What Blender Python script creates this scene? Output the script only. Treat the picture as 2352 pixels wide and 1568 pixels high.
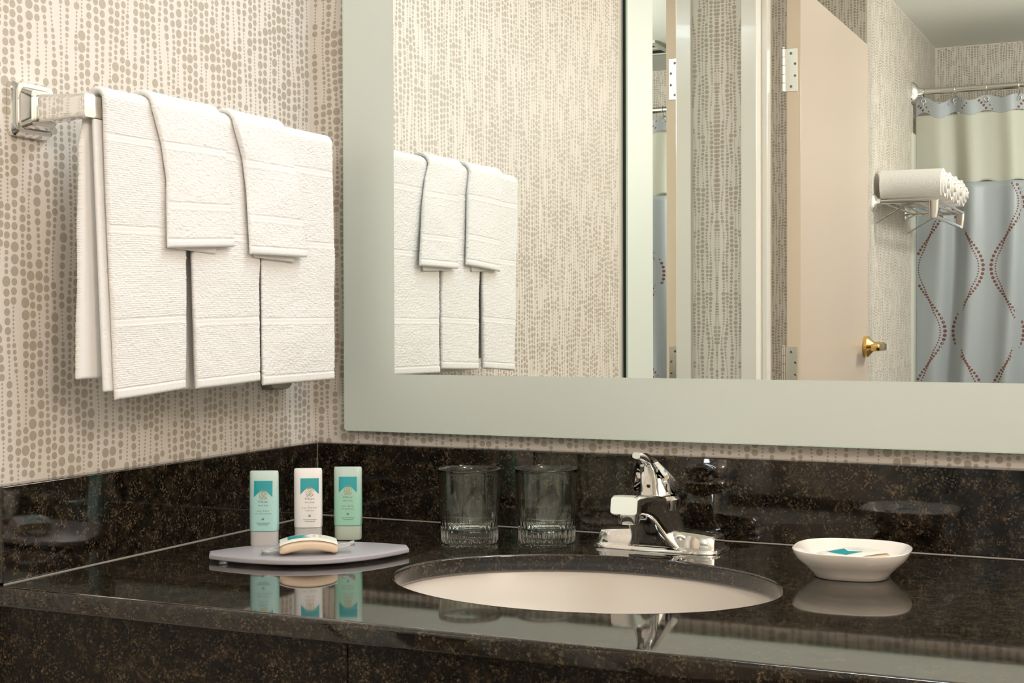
import bpy, bmesh, math, random
import numpy as np
from mathutils import Matrix, Vector

for o in list(bpy.data.objects):
    bpy.data.objects.remove(o)
SC = bpy.context.scene
COL = SC.collection
PI = math.pi
CT = 0.86            # countertop height above the floor
CEIL = 2.40          # ceiling height
WF = -1.95           # wall that faces the mirror (the bathroom door is in it)
XS = 0.10            # side wall of the bathroom
YN = -3.50           # nook wall behind the open door
YB = -5.06           # far wall of the bathroom

# ------------------------------------------------------------------ camera
cam_d = bpy.data.cameras.new('camera')
cam = bpy.data.objects.new('camera', cam_d)
COL.objects.link(cam)
right = Vector((0.90537674, 0.42459898, -0.00294444))
down = Vector((0.00289313, -0.01310307, -0.99990997))
fwd = Vector((-0.42459933, 0.90528671, -0.01309164))
m = Matrix((right, -down, -fwd)).transposed().to_4x4()
m.translation = Vector((1.11903581, -1.71746023, CT + 0.2688788))
cam.matrix_world = m
cam_d.sensor_width = 36.0
cam_d.lens = 36.0 * 3276.16 / 2352.0
cam_d.clip_start = 0.02
SC.camera = cam

# ------------------------------------------------------------------ view and light
SC.view_settings.view_transform = 'Standard'
SC.view_settings.look = 'None'
SC.view_settings.gamma = 1.0
SC.view_settings.use_curve_mapping = False
SC.view_settings.exposure = 0.0

world = bpy.data.worlds.new('world')
SC.world = world
world.use_nodes = True
world.node_tree.nodes['Background'].inputs[0].default_value = (1.0, 0.9, 0.8, 1)
world.node_tree.nodes['Background'].inputs[1].default_value = 0.25


def area(name, loc, target, sx, sy, power, col):
    d = bpy.data.lights.new(name, 'AREA')
    d.shape = 'RECTANGLE'
    d.size, d.size_y = sx, sy
    d.energy = power
    d.color = col
    o = bpy.data.objects.new(name, d)
    COL.objects.link(o)
    o.location = loc
    o.rotation_euler = (Vector(target) - Vector(loc)).to_track_quat('-Z', 'Y').to_euler()
    return o


def bulb(name, loc, r, power, col):
    d = bpy.data.lights.new(name, 'POINT')
    d.shadow_soft_size = r
    d.energy = power
    d.color = col
    o = bpy.data.objects.new(name, d)
    COL.objects.link(o)
    o.location = loc
    return o


# fluorescent strip above the vanity mirror, an added warm fill bulb right of the camera, the bathroom's globe
area('vanity_light', (0.86, -0.22, 2.28), (0.75, -0.42, 0.9), 1.1, 0.14, 11.5, (0.80, 0.90, 1.0))
bulb('entry_fill', (1.75, -1.46, 1.88), 0.14, 30.0, (1.0, 0.87, 0.765))
bulb('bathroom_globe', (1.55, -3.30, 1.95), 0.12, 50.0, (1.0, 0.98, 0.94))


# ------------------------------------------------------------------ materials
def mat(name, color=(.8, .8, .8), rough=.5, metal=0.0, trans=0.0, ior=1.5, **kw):
    mt = bpy.data.materials.new(name)
    mt.use_nodes = True
    b = mt.node_tree.nodes['Principled BSDF']
    b.inputs['Base Color'].default_value = (*color, 1)
    b.inputs['Roughness'].default_value = rough
    b.inputs['Metallic'].default_value = metal
    b.inputs['Transmission Weight'].default_value = trans
    b.inputs['IOR'].default_value = ior
    for k, v in kw.items():
        b.inputs[k.replace('_', ' ')].default_value = v
    return mt


def nodes(mt):
    return mt.node_tree, mt.node_tree.nodes, mt.node_tree.links, mt.node_tree.nodes['Principled BSDF']


def noise_bump(mt, scale, strength, dist=0.001, detail=4.0, stretch=None):
    nt, N, L, b = nodes(mt)
    tc = N.new('ShaderNodeTexCoord')
    src = tc.outputs['Object']
    if stretch:
        mp = N.new('ShaderNodeMapping')
        mp.inputs['Scale'].default_value = stretch
        L.new(src, mp.inputs['Vector'])
        src = mp.outputs['Vector']
    n = N.new('ShaderNodeTexNoise')
    n.inputs['Scale'].default_value = scale
    n.inputs['Detail'].default_value = detail
    L.new(src, n.inputs['Vector'])
    bp = N.new('ShaderNodeBump')
    bp.inputs['Strength'].default_value = strength
    bp.inputs['Distance'].default_value = dist
    L.new(n.outputs['Fac'], bp.inputs['Height'])
    L.new(bp.outputs['Normal'], b.inputs['Normal'])
    return n


def noise_color(mt, scale, c1, c2, lo=.35, hi=.65, detail=5.0):
    nt, N, L, b = nodes(mt)
    tc = N.new('ShaderNodeTexCoord')
    n = N.new('ShaderNodeTexNoise')
    n.inputs['Scale'].default_value = scale
    n.inputs['Detail'].default_value = detail
    L.new(tc.outputs['Object'], n.inputs['Vector'])
    r = N.new('ShaderNodeValToRGB')
    r.color_ramp.elements[0].position = lo
    r.color_ramp.elements[0].color = (*c1, 1)
    r.color_ramp.elements[1].position = hi
    r.color_ramp.elements[1].color = (*c2, 1)
    L.new(n.outputs['Fac'], r.inputs['Fac'])
    L.new(r.outputs['Color'], b.inputs['Base Color'])


def granite(name, rough=.05):
    mt = mat(name, rough=rough, ior=1.55, Coat_Weight=.35 if rough < .1 else 0.0, Specular_IOR_Level=.5 if rough < .1 else .22, Coat_Roughness=.03)
    nt, N, L, b = nodes(mt)
    tc = N.new('ShaderNodeTexCoord')
    O = tc.outputs['Object']

    def noise(scale, detail, rgh=.6):
        n = N.new('ShaderNodeTexNoise')
        n.inputs['Scale'].default_value = scale
        n.inputs['Detail'].default_value = detail
        n.inputs['Roughness'].default_value = rgh
        L.new(O, n.inputs['Vector'])
        return n.outputs['Fac']

    def ramp(src, stops):
        r = N.new('ShaderNodeValToRGB')
        e = r.color_ramp.elements
        while len(e) > 1:
            e.remove(e[-1])
        e[0].position, e[0].color = stops[0][0], (*stops[0][1], 1)
        for p, c in stops[1:]:
            q = e.new(p)
            q.color = (*c, 1)
        L.new(src, r.inputs['Fac'])
        return r.outputs['Color']

    def mix(f, a, c):
        x = N.new('ShaderNodeMix')
        x.data_type = 'RGBA'
        L.new(f, x.inputs[0])
        L.new(a, x.inputs[6])
        L.new(c, x.inputs[7])
        return x.outputs[2]
    def mul(p, q):
        x = N.new('ShaderNodeMath')
        x.operation = 'MULTIPLY'
        L.new(p, x.inputs[0])
        L.new(q, x.inputs[1])
        return x.outputs[0]

    def const(c):
        x = N.new('ShaderNodeRGB')
        x.outputs[0].default_value = (*c, 1)
        return x.outputs[0]
    # black ground clouded with brown
    base = ramp(noise(70, 10, .72), [(.40, (.0015, .0012, .001)), (.50, (.006, .0042, .0028)), (.59, (.020, .0135, .0075)), (.71, (.060, .043, .026))])
    # soft-edged crystals, a few millimetres across, gold brown to olive and grey
    tint = ramp(noise(120, 2, .5), [(.36, (.055, .062, .040)), (.48, (.16, .105, .045)), (.58, (.12, .095, .070)), (.66, (.20, .14, .075))])
    fleck = ramp(noise(380, 4, .65), [(.50, (0, 0, 0)), (.66, (.9, .9, .9))])
    clump = ramp(noise(60, 5, .65), [(.40, (.06, .06, .06)), (.62, (1, 1, 1))])
    c1 = mix(mul(fleck, clump), base, tint)
    big = ramp(noise(150, 2, .5), [(.66, (0, 0, 0)), (.74, (.55, .55, .55))])
    c2 = mix(big, c1, const((.15, .11, .06)))
    sk = ramp(noise(900, 1, .5), [(.76, (0, 0, 0)), (.80, (.8, .8, .8))])
    L.new(mix(sk, c2, const((.32, .26, .18))), b.inputs['Base Color'])
    return mt


M = {}
M['wallpaper'] = mat('wallpaper', (.80, .745, .675), .5)
noise_bump(M['wallpaper'], 900, .25, .0003)
M['dots'] = mat('wallpaper_dots', (.49, .43, .35), .36)
noise_bump(M['dots'], 1500, .5, .0004)
M['ceiling'] = mat('ceiling_paint', (.84, .86, .80), .8)
noise_bump(M['ceiling'], 60, .1, .002)
M['floor'] = mat('floor_tile', (.42, .34, .26), .35)
noise_color(M['floor'], 6, (.10, .075, .055), (.15, .12, .09))
M['granite'] = granite('granite_polished')
M['granite_edge'] = granite('granite_edge', .22)
M['caulk'] = mat('caulk', (.26, .225, .18), .6)
M['chrome'] = mat('chrome', (.86, .85, .83), .045, 1.0)
M['chrome_soft'] = mat('chrome_brushed', (.72, .69, .64), .22, 1.0)
M['grey_metal'] = mat('grey_metal', (.30, .27, .23), .4, .6)
M['steel'] = mat('steel', (.66, .63, .57), .28, 1.0)
noise_bump(M['steel'], 120, .08, .001)
M['brass'] = mat('brass', (.78, .56, .22), .16, 1.0)
M['mirror'] = mat('mirror_glass', (.93, .955, .925), .0, 1.0)
M['mirror_edge'] = mat('mirror_glass_edge', (.56, .72, .60), .25)
M['dark_backing'] = mat('mirror_backing', (.02, .025, .015), .6)
M["frosted"] = mat("frosted_mirror", (.72, .78, .725), .48, .18)
noise_bump(M['frosted'], 700, .12, .0004)
M['porcelain'] = mat('porcelain', (.86, .81, .74), .12, Coat_Weight=.4)
M['sink'] = mat('sink_enamel', (.72, .67, .61), .30)
M['towel'] = mat('terry_cloth', (.885, .865, .84), .95, Sheen_Weight=.25, Sheen_Roughness=.5)
noise_bump(M['towel'], 1500, .35, .0004)
M['glass'] = mat('drinking_glass', (.950, .992, .940), .0, 0, 1.0, 1.5)
M['acrylic'] = mat('frosted_acrylic', (.62, .585, .62), .34, 0, .35, 1.46)
noise_bump(M['acrylic'], 800, .1, .0003)
M['bumper'] = mat('clear_bumper', (.9, .9, .9), .08, 0, .9, 1.45)
M['b_aqua'] = mat('aqua_gel_bottle', (.50, .76, .72), .32, 0, .12, 1.4, Subsurface_Weight=.25)
M['b_white'] = mat('white_lotion_bottle', (.83, .77, .74), .34, 0, 0, 1.4, Subsurface_Weight=.2)
M['b_green'] = mat('green_gel_bottle', (.42, .70, .55), .30, 0, .15, 1.4, Subsurface_Weight=.25)
for k, a, c in (('b_aqua', (.46, .74, .70), (.60, .74, .69)), ('b_green', (.38, .68, .53), (.55, .68, .62))):
    nt, N, L, b = nodes(M[k])
    tc = N.new('ShaderNodeTexCoord')
    sx = N.new('ShaderNodeSeparateXYZ')
    L.new(tc.outputs['Object'], sx.inputs[0])
    r = N.new('ShaderNodeValToRGB')       # the gel fills the tube to just under its sealed end
    mr = N.new('ShaderNodeMapRange')
    mr.inputs[1].default_value, mr.inputs[2].default_value = .05, .082
    L.new(sx.outputs[2], mr.inputs[0])
    r.color_ramp.elements[0].color = (*a, 1)
    r.color_ramp.elements[1].color = (*c, 1)
    L.new(mr.outputs[0], r.inputs[0])
    L.new(r.outputs[0], b.inputs['Base Color'])
M['cap'] = mat('translucent_cap', (.72, .70, .66), .35, 0, .3, 1.4)
M['cap_green'] = mat('translucent_green_cap', (.66, .74, .62), .35, 0, .3, 1.4)
M['teal'] = mat('teal_print', (.0, .30, .33), .4)
M['gold_print'] = mat('gold_print', (.36, .30, .14), .4, .3)
M['grey_print'] = mat('grey_print', (.16, .17, .16), .5)
M['soap'] = mat('soap', (.84, .62, .45), .45, Subsurface_Weight=.2)
M['wrapper'] = mat('clear_wrapper', (.97, .96, .92), .22, 0, .62, 1.3)
M['wrap_white'] = mat('white_wrapper', (.84, .81, .70), .35)
M['door'] = mat('door_paint', (.62, .51, .425), .34)
noise_bump(M['door'], 350, .05, .0005)
M['door_edge'] = mat('door_edge_paint', (.80, .67, .52), .4)
M['frame'] = mat('frame_enamel', (.88, .855, .79), .16, Coat_Weight=.3)
M['screw'] = mat('screw', (.35, .32, .24), .35, 1.0)
M['black'] = mat('dark_recess', (.015, .012, .01), .7)
M['curtain'] = mat('curtain_cloth', (.37, .405, .43), .42, Sheen_Weight=.5, Sheen_Roughness=.3)
noise_bump(M['curtain'], 250, .12, .001)
M['bath_towel'] = mat('bath_towel', (.90, .86, .82), .95, Sheen_Weight=.25)
noise_bump(M['bath_towel'], 160, .5, .003)
M['curtain_dot'] = mat('curtain_print', (.17, .065, .05), .6)
M['sheer'] = mat('sheer_panel', (.66, .67, .58), .5, 0, 0, 1.4, Alpha=.72)
M['liner'] = mat('white_liner', (.80, .82, .74), .4)
M['tile'] = mat('tub_surround', (.74, .76, .68), .2)
M['vent'] = mat('vent_plastic', (.62, .64, .58), .5)


# ------------------------------------------------------------------ object helpers
def tag(o, label=None, cat=None, group=None, kind=None):
    if label:
        o['label'] = label
    if cat:
        o['category'] = cat
    if group:
        o['group'] = group
    if kind:
        o['kind'] = kind
    return o


def empty(name, loc=(0, 0, 0), rz=0.0, label=None, cat=None, group=None, kind=None):
    o = bpy.data.objects.new(name, None)
    COL.objects.link(o)
    o.location = loc
    o.rotation_euler = (0, 0, rz)
    o.empty_display_size = .02
    return tag(o, label, cat, group, kind)


def mesh(name, V, F, mats, parent=None, smooth=True, idx=None, loc=None, auto=None):
    me = bpy.data.meshes.new(name)
    me.from_pydata([tuple(map(float, v)) for v in V], [], [tuple(map(int, f)) for f in F])
    if not isinstance(mats, (list, tuple)):
        mats = [mats]
    for q in mats:
        me.materials.append(q)
    if idx is not None:
        me.polygons.foreach_set('material_index', np.asarray(idx, dtype=np.int32))
    if smooth:
        me.polygons.foreach_set('use_smooth', np.ones(len(me.polygons), dtype=bool))
        if auto:
            me.set_sharp_from_angle(angle=math.radians(auto))
    me.update()
    o = bpy.data.objects.new(name, me)
    COL.objects.link(o)
    if parent:
        o.parent = parent
    if loc:
        o.location = loc
    return o


class MB:
    """collects shapes into one mesh"""

    def __init__(s):
        s.V, s.F, s.I = [], [], []

    def add(s, V, F, mi=0):
        n = len(s.V)
        s.V += [tuple(v) for v in V]
        s.F += [tuple(i + n for i in f) for f in F]
        s.I += [mi] * len(F)
        return s

    def box(s, a, b, mi=0, bev=0.0, seg=2):
        bm = bmesh.new()
        bmesh.ops.create_cube(bm, size=1)
        for v in bm.verts:
            v.co = Vector([(a[i] + b[i]) / 2 + v.co[i] * (b[i] - a[i]) for i in range(3)])
        if bev:
            bmesh.ops.bevel(bm, geom=bm.edges[:], offset=bev, segments=seg, profile=.5, affect='EDGES')
        return s.bm(bm, mi)

    def bm(s, bm, mi=0, mx=None):
        if mx:
            bm.transform(mx)
        bm.normal_update()
        bm.verts.index_update()
        s.add([v.co[:] for v in bm.verts], [[v.index for v in f.verts] for f in bm.faces], mi)
        bm.free()
        return s

    def loft(s, rings, mi=0, cap=True, closed=True):
        n = len(rings[0])
        V = [p for r in rings for p in r]
        F = []
        for i in range(len(rings) - 1):
            for j in range(n if closed else n - 1):
                k = (j + 1) % n
                F.append((i * n + j, i * n + k, (i + 1) * n + k, (i + 1) * n + j))
        if cap and closed:
            F.append(tuple(range(n))[::-1])
            F.append(tuple((len(rings) - 1) * n + j for j in range(n)))
        return s.add(V, F, mi)

    def lathe(s, prof, c=(0, 0, 0), n=48, mi=0, axis='z', cap=True, rfun=None):
        rings = []
        for r, z in prof:
            ring = []
            for j in range(n):
                a = 2 * PI * j / n
                rr = r * (rfun(a, r, z) if rfun else 1)
                p = (rr * math.cos(a), rr * math.sin(a), z)
                if axis == 'x':
                    p = (p[2], p[0], p[1])
                if axis == 'y':
                    p = (p[1], p[2], p[0])
                ring.append((p[0] + c[0], p[1] + c[1], p[2] + c[2]))
            rings.append(ring)
        return s.loft(rings, mi, cap)

    def tube(s, pts, r, n=12, mi=0, closed=False):
        pts = [Vector(p) for p in pts]
        rings = []
        up = None
        for i, p in enumerate(pts):
            a = pts[i - 1] if (i > 0 or closed) else p
            b = pts[(i + 1) % len(pts)] if (i < len(pts) - 1 or closed) else p
            t = (b - a).normalized()
            if up is None:
                up = Vector((0, 0, 1)) if abs(t.z) < .9 else Vector((1, 0, 0))
            u = (up - t * up.dot(t)).normalized()
            w = t.cross(u)
            up = u
            rr = r[i] if isinstance(r, (list, tuple)) else r
            rings.append([tuple(p + (u * math.cos(q) + w * math.sin(q)) * rr) for q in [2 * PI * j / n for j in range(n)]])
        if closed:
            rings.append(rings[0])
        return s.loft(rings, mi, cap=not closed)

    def build(s, name, mats, parent=None, smooth=True, auto=35, loc=None):
        return mesh(name, s.V, s.F, mats, parent, smooth, s.I, loc, auto)


def flatten(o):
    # let the large flat faces keep flat normals beside their small bevels
    w = o.modifiers.new('weighted_normals', 'WEIGHTED_NORMAL')
    w.weight = 100
    return o


def boxo(name, a, b, m_, parent=None, bev=0.0, seg=2, auto=35):
    o = MB().box(a, b, 0, bev, seg).build(name, m_, parent, smooth=bev > 0, auto=60)
    if bev:
        flatten(o)
    return o


def sq(cx, cz, w, h, n=40, e=4.0):
    """superellipse outline as 2-D points"""
    out = []
    for j in range(n):
        a = 2 * PI * (j + .5) / n
        c, s_ = math.cos(a), math.sin(a)
        out.append((cx + w / 2 * math.copysign(abs(c) ** (2 / e), c), cz + h / 2 * math.copysign(abs(s_) ** (2 / e), s_)))
    return out


# ------------------------------------------------------------------ wallpaper: strings of beads
def bead_field(W, H, seed):
    """(u, v, radius) for strings of beads hanging side by side"""
    rng = np.random.default_rng(seed)
    P = .0114
    n = int(W / P) + 3
    dz = .002
    nz = int(H / dz) + 2
    RS = np.array([.00135, .0027, .0042, .0056])
    GAP = np.array([.0016, .0015, .0016, .0018])
    strings = []
    env = np.zeros((n, nz))
    for i in range(n):
        z = -rng.random() * .01
        k = rng.integers(0, 4)
        beads = []
        while z < H:
            run = [rng.integers(4, 11), rng.integers(2, 6), rng.integers(2, 6), rng.integers(1, 4)][k]
            for _ in range(run):
                r = RS[k] * rng.uniform(.95, 1.05)
                z += r
                beads.append((z, r))
                z += r + GAP[k]
            if k == 0:
                k = rng.choice([1, 1, 2])
            elif k == 3:
                k = rng.choice([2, 2, 1])
            else:
                k = rng.choice([0, 2, 2] if k == 1 else [1, 3, 3, 1, 0])
        strings.append(beads)
        for (zz, r) in beads:
            a, b = int((zz - r) / dz), int((zz + r) / dz) + 1
            a, b = max(a, 0), min(b, nz)
            if b > a:
                env[i, a:b] = np.maximum(env[i, a:b], r)
    wob = rng.standard_normal((n, nz // 20 + 4))
    zz = np.arange(nz) / 20.0
    X = np.zeros((n, nz))
    for i in range(n):
        X[i] = i * P + np.interp(zz, np.arange(wob.shape[1]), wob[i]) * .0046
    ker = np.ones(9) / 9
    need = env[:-1] + env[1:] + .0007
    for it in range(60):
        d = X[1:] - X[:-1]
        push = np.maximum(need - d, 0) * .5
        X[1:] += push
        X[:-1] -= push
        if it % 3 == 2 and it < 50:
            pad = np.pad(X, ((0, 0), (4, 4)), mode='edge')
            X = np.stack([np.convolve(pad[i], ker, 'valid') for i in range(n)])
            X += (np.arange(n)[:, None] * P - X) * .02
    out = []
    for i, b in enumerate(strings):
        for (z, r) in b:
            j = min(max(int(z / dz), 0), nz - 1)
            u = X[i, j] - P
            out.append((u, z, r))
    return np.array(out)


FIELD = bead_field(1.42, 1.56, 7)


def bead_mesh(dots, to3, nseg):
    """polygons for dots; to3 maps (u, v) arrays to xyz"""
    n = len(dots)
    a = np.arange(nseg) * 2 * PI / nseg
    U = dots[:, 0:1] + dots[:, 2:3] * np.cos(a)[None]
    Vv = dots[:, 1:2] + dots[:, 2:3] * np.sin(a)[None]
    P = to3(U.ravel(), Vv.ravel())
    F = np.arange(n * nseg).reshape(n, nseg)
    return P, F


def papered_wall(name, o, udir, W, v0, v1, nrm, holes=(), nseg=14, uoff=0.0, kind='structure', thick=.08, panels=None):
    """a wall panel with wallpaper: origin o (at floor), runs along udir for W, from v0 to v1.
    holes: (u0,u1,v0,v1) hidden or bare rectangles without beads"""
    o, udir, nrm = map(Vector, (o, udir, nrm))
    mb = MB()
    for (a, b, c, d) in (panels or [(0, W, v0, v1)]):
        q = []
        for dd in (0, -thick):
            for (u, v) in ((a, c), (b, c), (b, d), (a, d)):
                q.append(tuple(o + udir * u + Vector((0, 0, v)) + nrm * dd))
        mb.add(q, [(0, 1, 2, 3), (7, 6, 5, 4), (0, 4, 5, 1), (1, 5, 6, 2), (2, 6, 7, 3), (3, 7, 4, 0)])
    D = FIELD.copy()
    tiles = []
    for k in range(int((W + uoff) / 1.40) + 1):
        T = D[(D[:, 0] > .0) & (D[:, 0] <= 1.3995)].copy()
        T[:, 0] += k * 1.40 - uoff
        tiles.append(T)
    T = np.concatenate(tiles)
    T[:, 1] += CT + .09
    ext = T.copy()
    ext[:, 1] -= 1.54
    ext = ext[(ext[:, 1] > 0) & (ext[:, 1] < CT + .086)]
    T = np.concatenate([T, ext]) if v0 < CT - .05 else T
    r = T[:, 2]
    keep = (T[:, 0] - r > 0) & (T[:, 0] + r < W) & (T[:, 1] - r > v0) & (T[:, 1] + r < v1)
    inp = np.zeros(len(T), bool)
    for (a, b, c, d) in (panels or [(0, W, v0, v1)]):
        inp |= (T[:, 0] - r > a) & (T[:, 0] + r < b) & (T[:, 1] - r > c) & (T[:, 1] + r < d)
    keep &= inp
    for (a, b, c, d) in holes:
        keep &= ~((T[:, 0] + r > a) & (T[:, 0] - r < b) & (T[:, 1] + r > c) & (T[:, 1] - r < d))
    T = T[keep]
    on, un, nn = np.array(o), np.array(udir), np.array(nrm)

    def to3(u, v):
        P = on[None] + u[:, None] * un[None] + nn[None] * .00015
        P[:, 2] += v
        return P
    P, F = bead_mesh(T, to3, nseg)
    flip = Vector(udir).cross(Vector((0, 0, 1))).dot(nrm) < 0
    if flip:
        F = F[:, ::-1]
    nv = len(mb.V)
    nf = len(mb.F)
    V = mb.V + P.tolist()
    FF = mb.F + (F + nv).tolist()
    idx = np.concatenate([np.zeros(nf), np.ones(len(F))])
    ob = mesh(name, V, FF, [M['wallpaper'], M['dots']], None, False, idx)
    return tag(ob, kind=kind)


# the vanity room
papered_wall('wall_left', (0, 0, 0), (0, -1, 0), 1.95, 0, CEIL, (1, 0, 0),
             holes=[(0, .60, 0, CT + .098), (.6, 1.95, 0, .62), (1.262, 1.95, 0, CEIL)], nseg=14)
papered_wall('wall_back', (0, 0, 0), (1, 0, 0), 2.3, 0, CEIL, (0, -1, 0),
             holes=[(0, 2.3, 0, CT + .098), (.09, 2.3, CT + .15, CEIL), (1.35, 2.3, 0, CEIL)], nseg=16, uoff=.37)
papered_wall('wall_right', (2.3, 0, 0), (0, -1, 0), 1.95, 0, CEIL, (-1, 0, 0),
             holes=[(0, 1.95, 0, 1.0)], nseg=8, uoff=.2)
DX0, DX1, DH = .137, 1.052, 2.06
papered_wall('wall_front', (0, WF, 0), (1, 0, 0), 2.3, 0, CEIL, (0, 1, 0), nseg=14, uoff=.13, thick=.12,
             holes=[(.082, 1.107, 0, 2.115), (1.3, 2.3, 0, CEIL), (0, 2.3, 2.2, CEIL)],
             panels=[(0, DX0 - .03, 0, CEIL), (DX1 + .03, 2.3, 0, CEIL), (DX0 - .03, DX1 + .03, DH + .03, CEIL)])
boxo('floor', (-.1, -5.2, -.05), (2.4, .1, 0), M['floor'])['kind'] = 'structure'
boxo('ceiling', (-1.2, -5.2, CEIL), (2.4, .1, CEIL + .05), M['ceiling'])['kind'] = 'structure'
# the bathroom beyond the door
BH = 2.377
papered_wall('wall_bathroom_side', (XS, YN - .001, 0), (0, -1, 0), -(YB - YN), 0, BH, (1, 0, 0), nseg=8, uoff=.41,
             holes=[(.93, 1.6, 0, CT + 1.06)])
papered_wall('wall_bathroom_nook', (-.35, YN, 0), (1, 0, 0), .45, 0, BH, (0, 1, 0), nseg=10, uoff=.6)
papered_wall('wall_bathroom_back', (XS, YB, 0), (1, 0, 0), 2.2, 0, BH, (0, 1, 0), nseg=8, uoff=.9,
             holes=[(0, 2.2, 0, 1.9)])
papered_wall('wall_bathroom_left', (-.35, WF - .12, 0), (0, -1, 0), YN * -1 + WF - .12 + .0, 0, BH, (1, 0, 0), nseg=8, uoff=.9,
             holes=[(0, 9, 0, .5)])
boxo('wall_bathroom_right', (2.3, YB, 0), (2.38, WF - .12, BH), M['wallpaper'])['kind'] = 'structure'
boxo('trim_1', (-.45, YB - .05, BH), (2.38, WF - .121, BH + .02), M['ceiling'])['kind'] = 'structure'

# ------------------------------------------------------------------ door frame and door
fr = MB()
for sx, x0 in ((1, DX0 - .055), (-1, DX1 + .055)):
    xa = lambda d: x0 + sx * d

    def bx(a, b, y0, y1, z0=0, z1=DH):
        fr.box((min(xa(a), xa(b)), y0, z0), (max(xa(a), xa(b)), y1, z1), 0, .0015, 1)
    bx(0, .041, WF - .14, WF + .012, 0, DH + .05)
    bx(.041, .0555, WF - .075, WF - .040)
    bx(.041, .0445, WF - .128, WF - .075)
fr.box((DX0 - .014, WF - .14, DH), (DX1 + .014, WF + .012, DH + .05), 0, .0015, 1)
tag(flatten(fr.build('trim_2', M['frame'], None, auto=60)), kind='structure')

DT, DY = .0375, WF - .14        # leaf thickness, hinge side
door = empty('door_1', (.1645, DY, 0), 0, kind='structure')
boxo('door_leaf', (0, -.90, .012), (DT, 0, 2.022), [M['door']], door, .0012, 1)
boxo('door_edge_strip', (.0006, 0.0, .014), (DT - .0006, .0006, 2.02), M['door_edge'], door)
for hz, hm in ((1.80, 'worn bright'), (1.005, 'dull grey')):
    hg = MB()
    hg.box((-.004, .0006, hz - .057), (DT - .0085, .0026, hz + .057), 0, .0006, 1)
    h = hg.build('hinge', M['steel'] if hm == 'worn bright' else M['chrome_soft'], door)
    h['label'] = hm + ' steel butt hinge on door edge'
    kn = MB()
    for k in range(5):
        z0 = hz - .057 + k * .0229
        kn.lathe([(.0052, z0), (.0062, z0 + .0006), (.0062, z0 + .0221), (.0052, z0 + .0227)], (-.0085, .004, 0), 20)
    kn.lathe([(.004, hz + .057), (.0062, hz + .058), (.006, hz + .061), (.002, hz + .063)], (-.0085, .004, 0), 20)
    kn.build('hinge_knuckle', M['chrome_soft'], h)
    sc = MB()
    for (dx, dz) in ((.012, .044), (.023, .016), (.023, -.016), (.012, -.044)):
        sc.lathe([(.0001, .0036), (.0030, .0034), (.0040, .0026)], (dx, 0, hz + dz), 16, 0, 'y', False)
        for r_ in (0, 1):
            a = (.0022, .0005) if r_ else (.0005, .0022)
            sc.box((dx - a[0], .0033, hz + dz - a[1]), (dx + a[0], .0040, hz + dz + a[1]), 1)
    sc.build('screw', [M['screw'], M['black']], h)['kind'] = 'stuff'
# brass lever on the visible face
lv = MB()
hz, hy = 1.050, -.845
lv.lathe([(.0325, DT), (.034, DT + .003), (.034, DT + .012), (.031, DT + .0145), (.017, DT + .027), (.0145, DT + .030), (.0135, DT + .062), (.0001, DT + .062)],
         (0, hy, hz), 48, 0, 'x')
lev = [[(DT + .046, hy + y_, hz + z_ ) for (y_, z_) in ((-.011, -.012), (.011, -.012), (.011, .010), (-.011, .010))]]
mbx = MB()
o_h = lv.build('door_handle', M['brass'], door)
o_h['label'] = 'brass lever handle with round rose'
MB().box((DT + .040, hy - .013, hz - .013), (DT + .068, hy + .105, hz + .010), 0, .004, 2).build('lever', M['brass'], o_h)

# ------------------------------------------------------------------ tub surround and tub
mb = MB()
mb.box((XS + .0005, YB, .3), (XS + .012, -4.405, CT + 1.05))
mb.box((XS, YB, .3), (2.3, YB + .012, 1.95))
tag(mb.build('trim_3', M['tile'], None, False), kind='structure')
tub = MB().box((XS + .012, YB + .012, 0), (2.29, -4.56, .42), 0, .03, 3)
tag(tub.build('bathtub', M['porcelain']), 'white bathtub hidden behind the blue shower curtain', 'bathtub')

# ------------------------------------------------------------------ vanity countertop with sink cutout
van = empty('vanity_countertop', (1.0, -.3, CT - .02), 0,
            'dark speckled polished granite vanity top with backsplash under the wall mirror', 'countertop')


def sub(o, parent):
    o.parent = parent
    o.matrix_parent_inverse = parent.matrix_basis.inverted()
    return o


SX, SY, SA, SB = .555, -.342, .208, .158
FRY = -.622
XR = 2.299
N_ = 160
angs = sorted([2 * PI * k / N_ for k in range(N_)] + [math.atan2(y - SY, x - SX) % (2 * PI) for x in (.0005, XR) for y in (FRY, -.0005)])
rings = {'ot': [], 'it': [], 'ot2': []}
bmt = bmesh.new()
outer, inner = [], []
for a in angs:
    c, s_ = math.cos(a), math.sin(a)
    t = min([((XR if c > 0 else .0005) - SX) / c if abs(c) > 1e-9 else 1e9, ((-.0005 if s_ > 0 else FRY) - SY) / s_ if abs(s_) > 1e-9 else 1e9])
    outer.append((SX + c * t, SY + s_ * t))
    k = 1 / math.sqrt((c / SA) ** 2 + (s_ / SB) ** 2)
    inner.append((SX + c * k, SY + s_ * k, c, s_))
n = len(angs)
R3 = []
# inner wall with an eased arris, top, front edge, underside
prof_in = [(0.0035, -.0200), (0.0, -.0165), (0.0, -.0022), (.0006, -.0008), (.0022, 0.0), (.0040, 0.0)]
for (d, z) in prof_in:
    R3.append([(x + c * d, y + s_ * d, CT + z) for (x, y, c, s_) in inner])


def inset(p, d):
    x, y = p
    return (x, max(y, FRY + d) if y < FRY + .01 else y)


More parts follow.
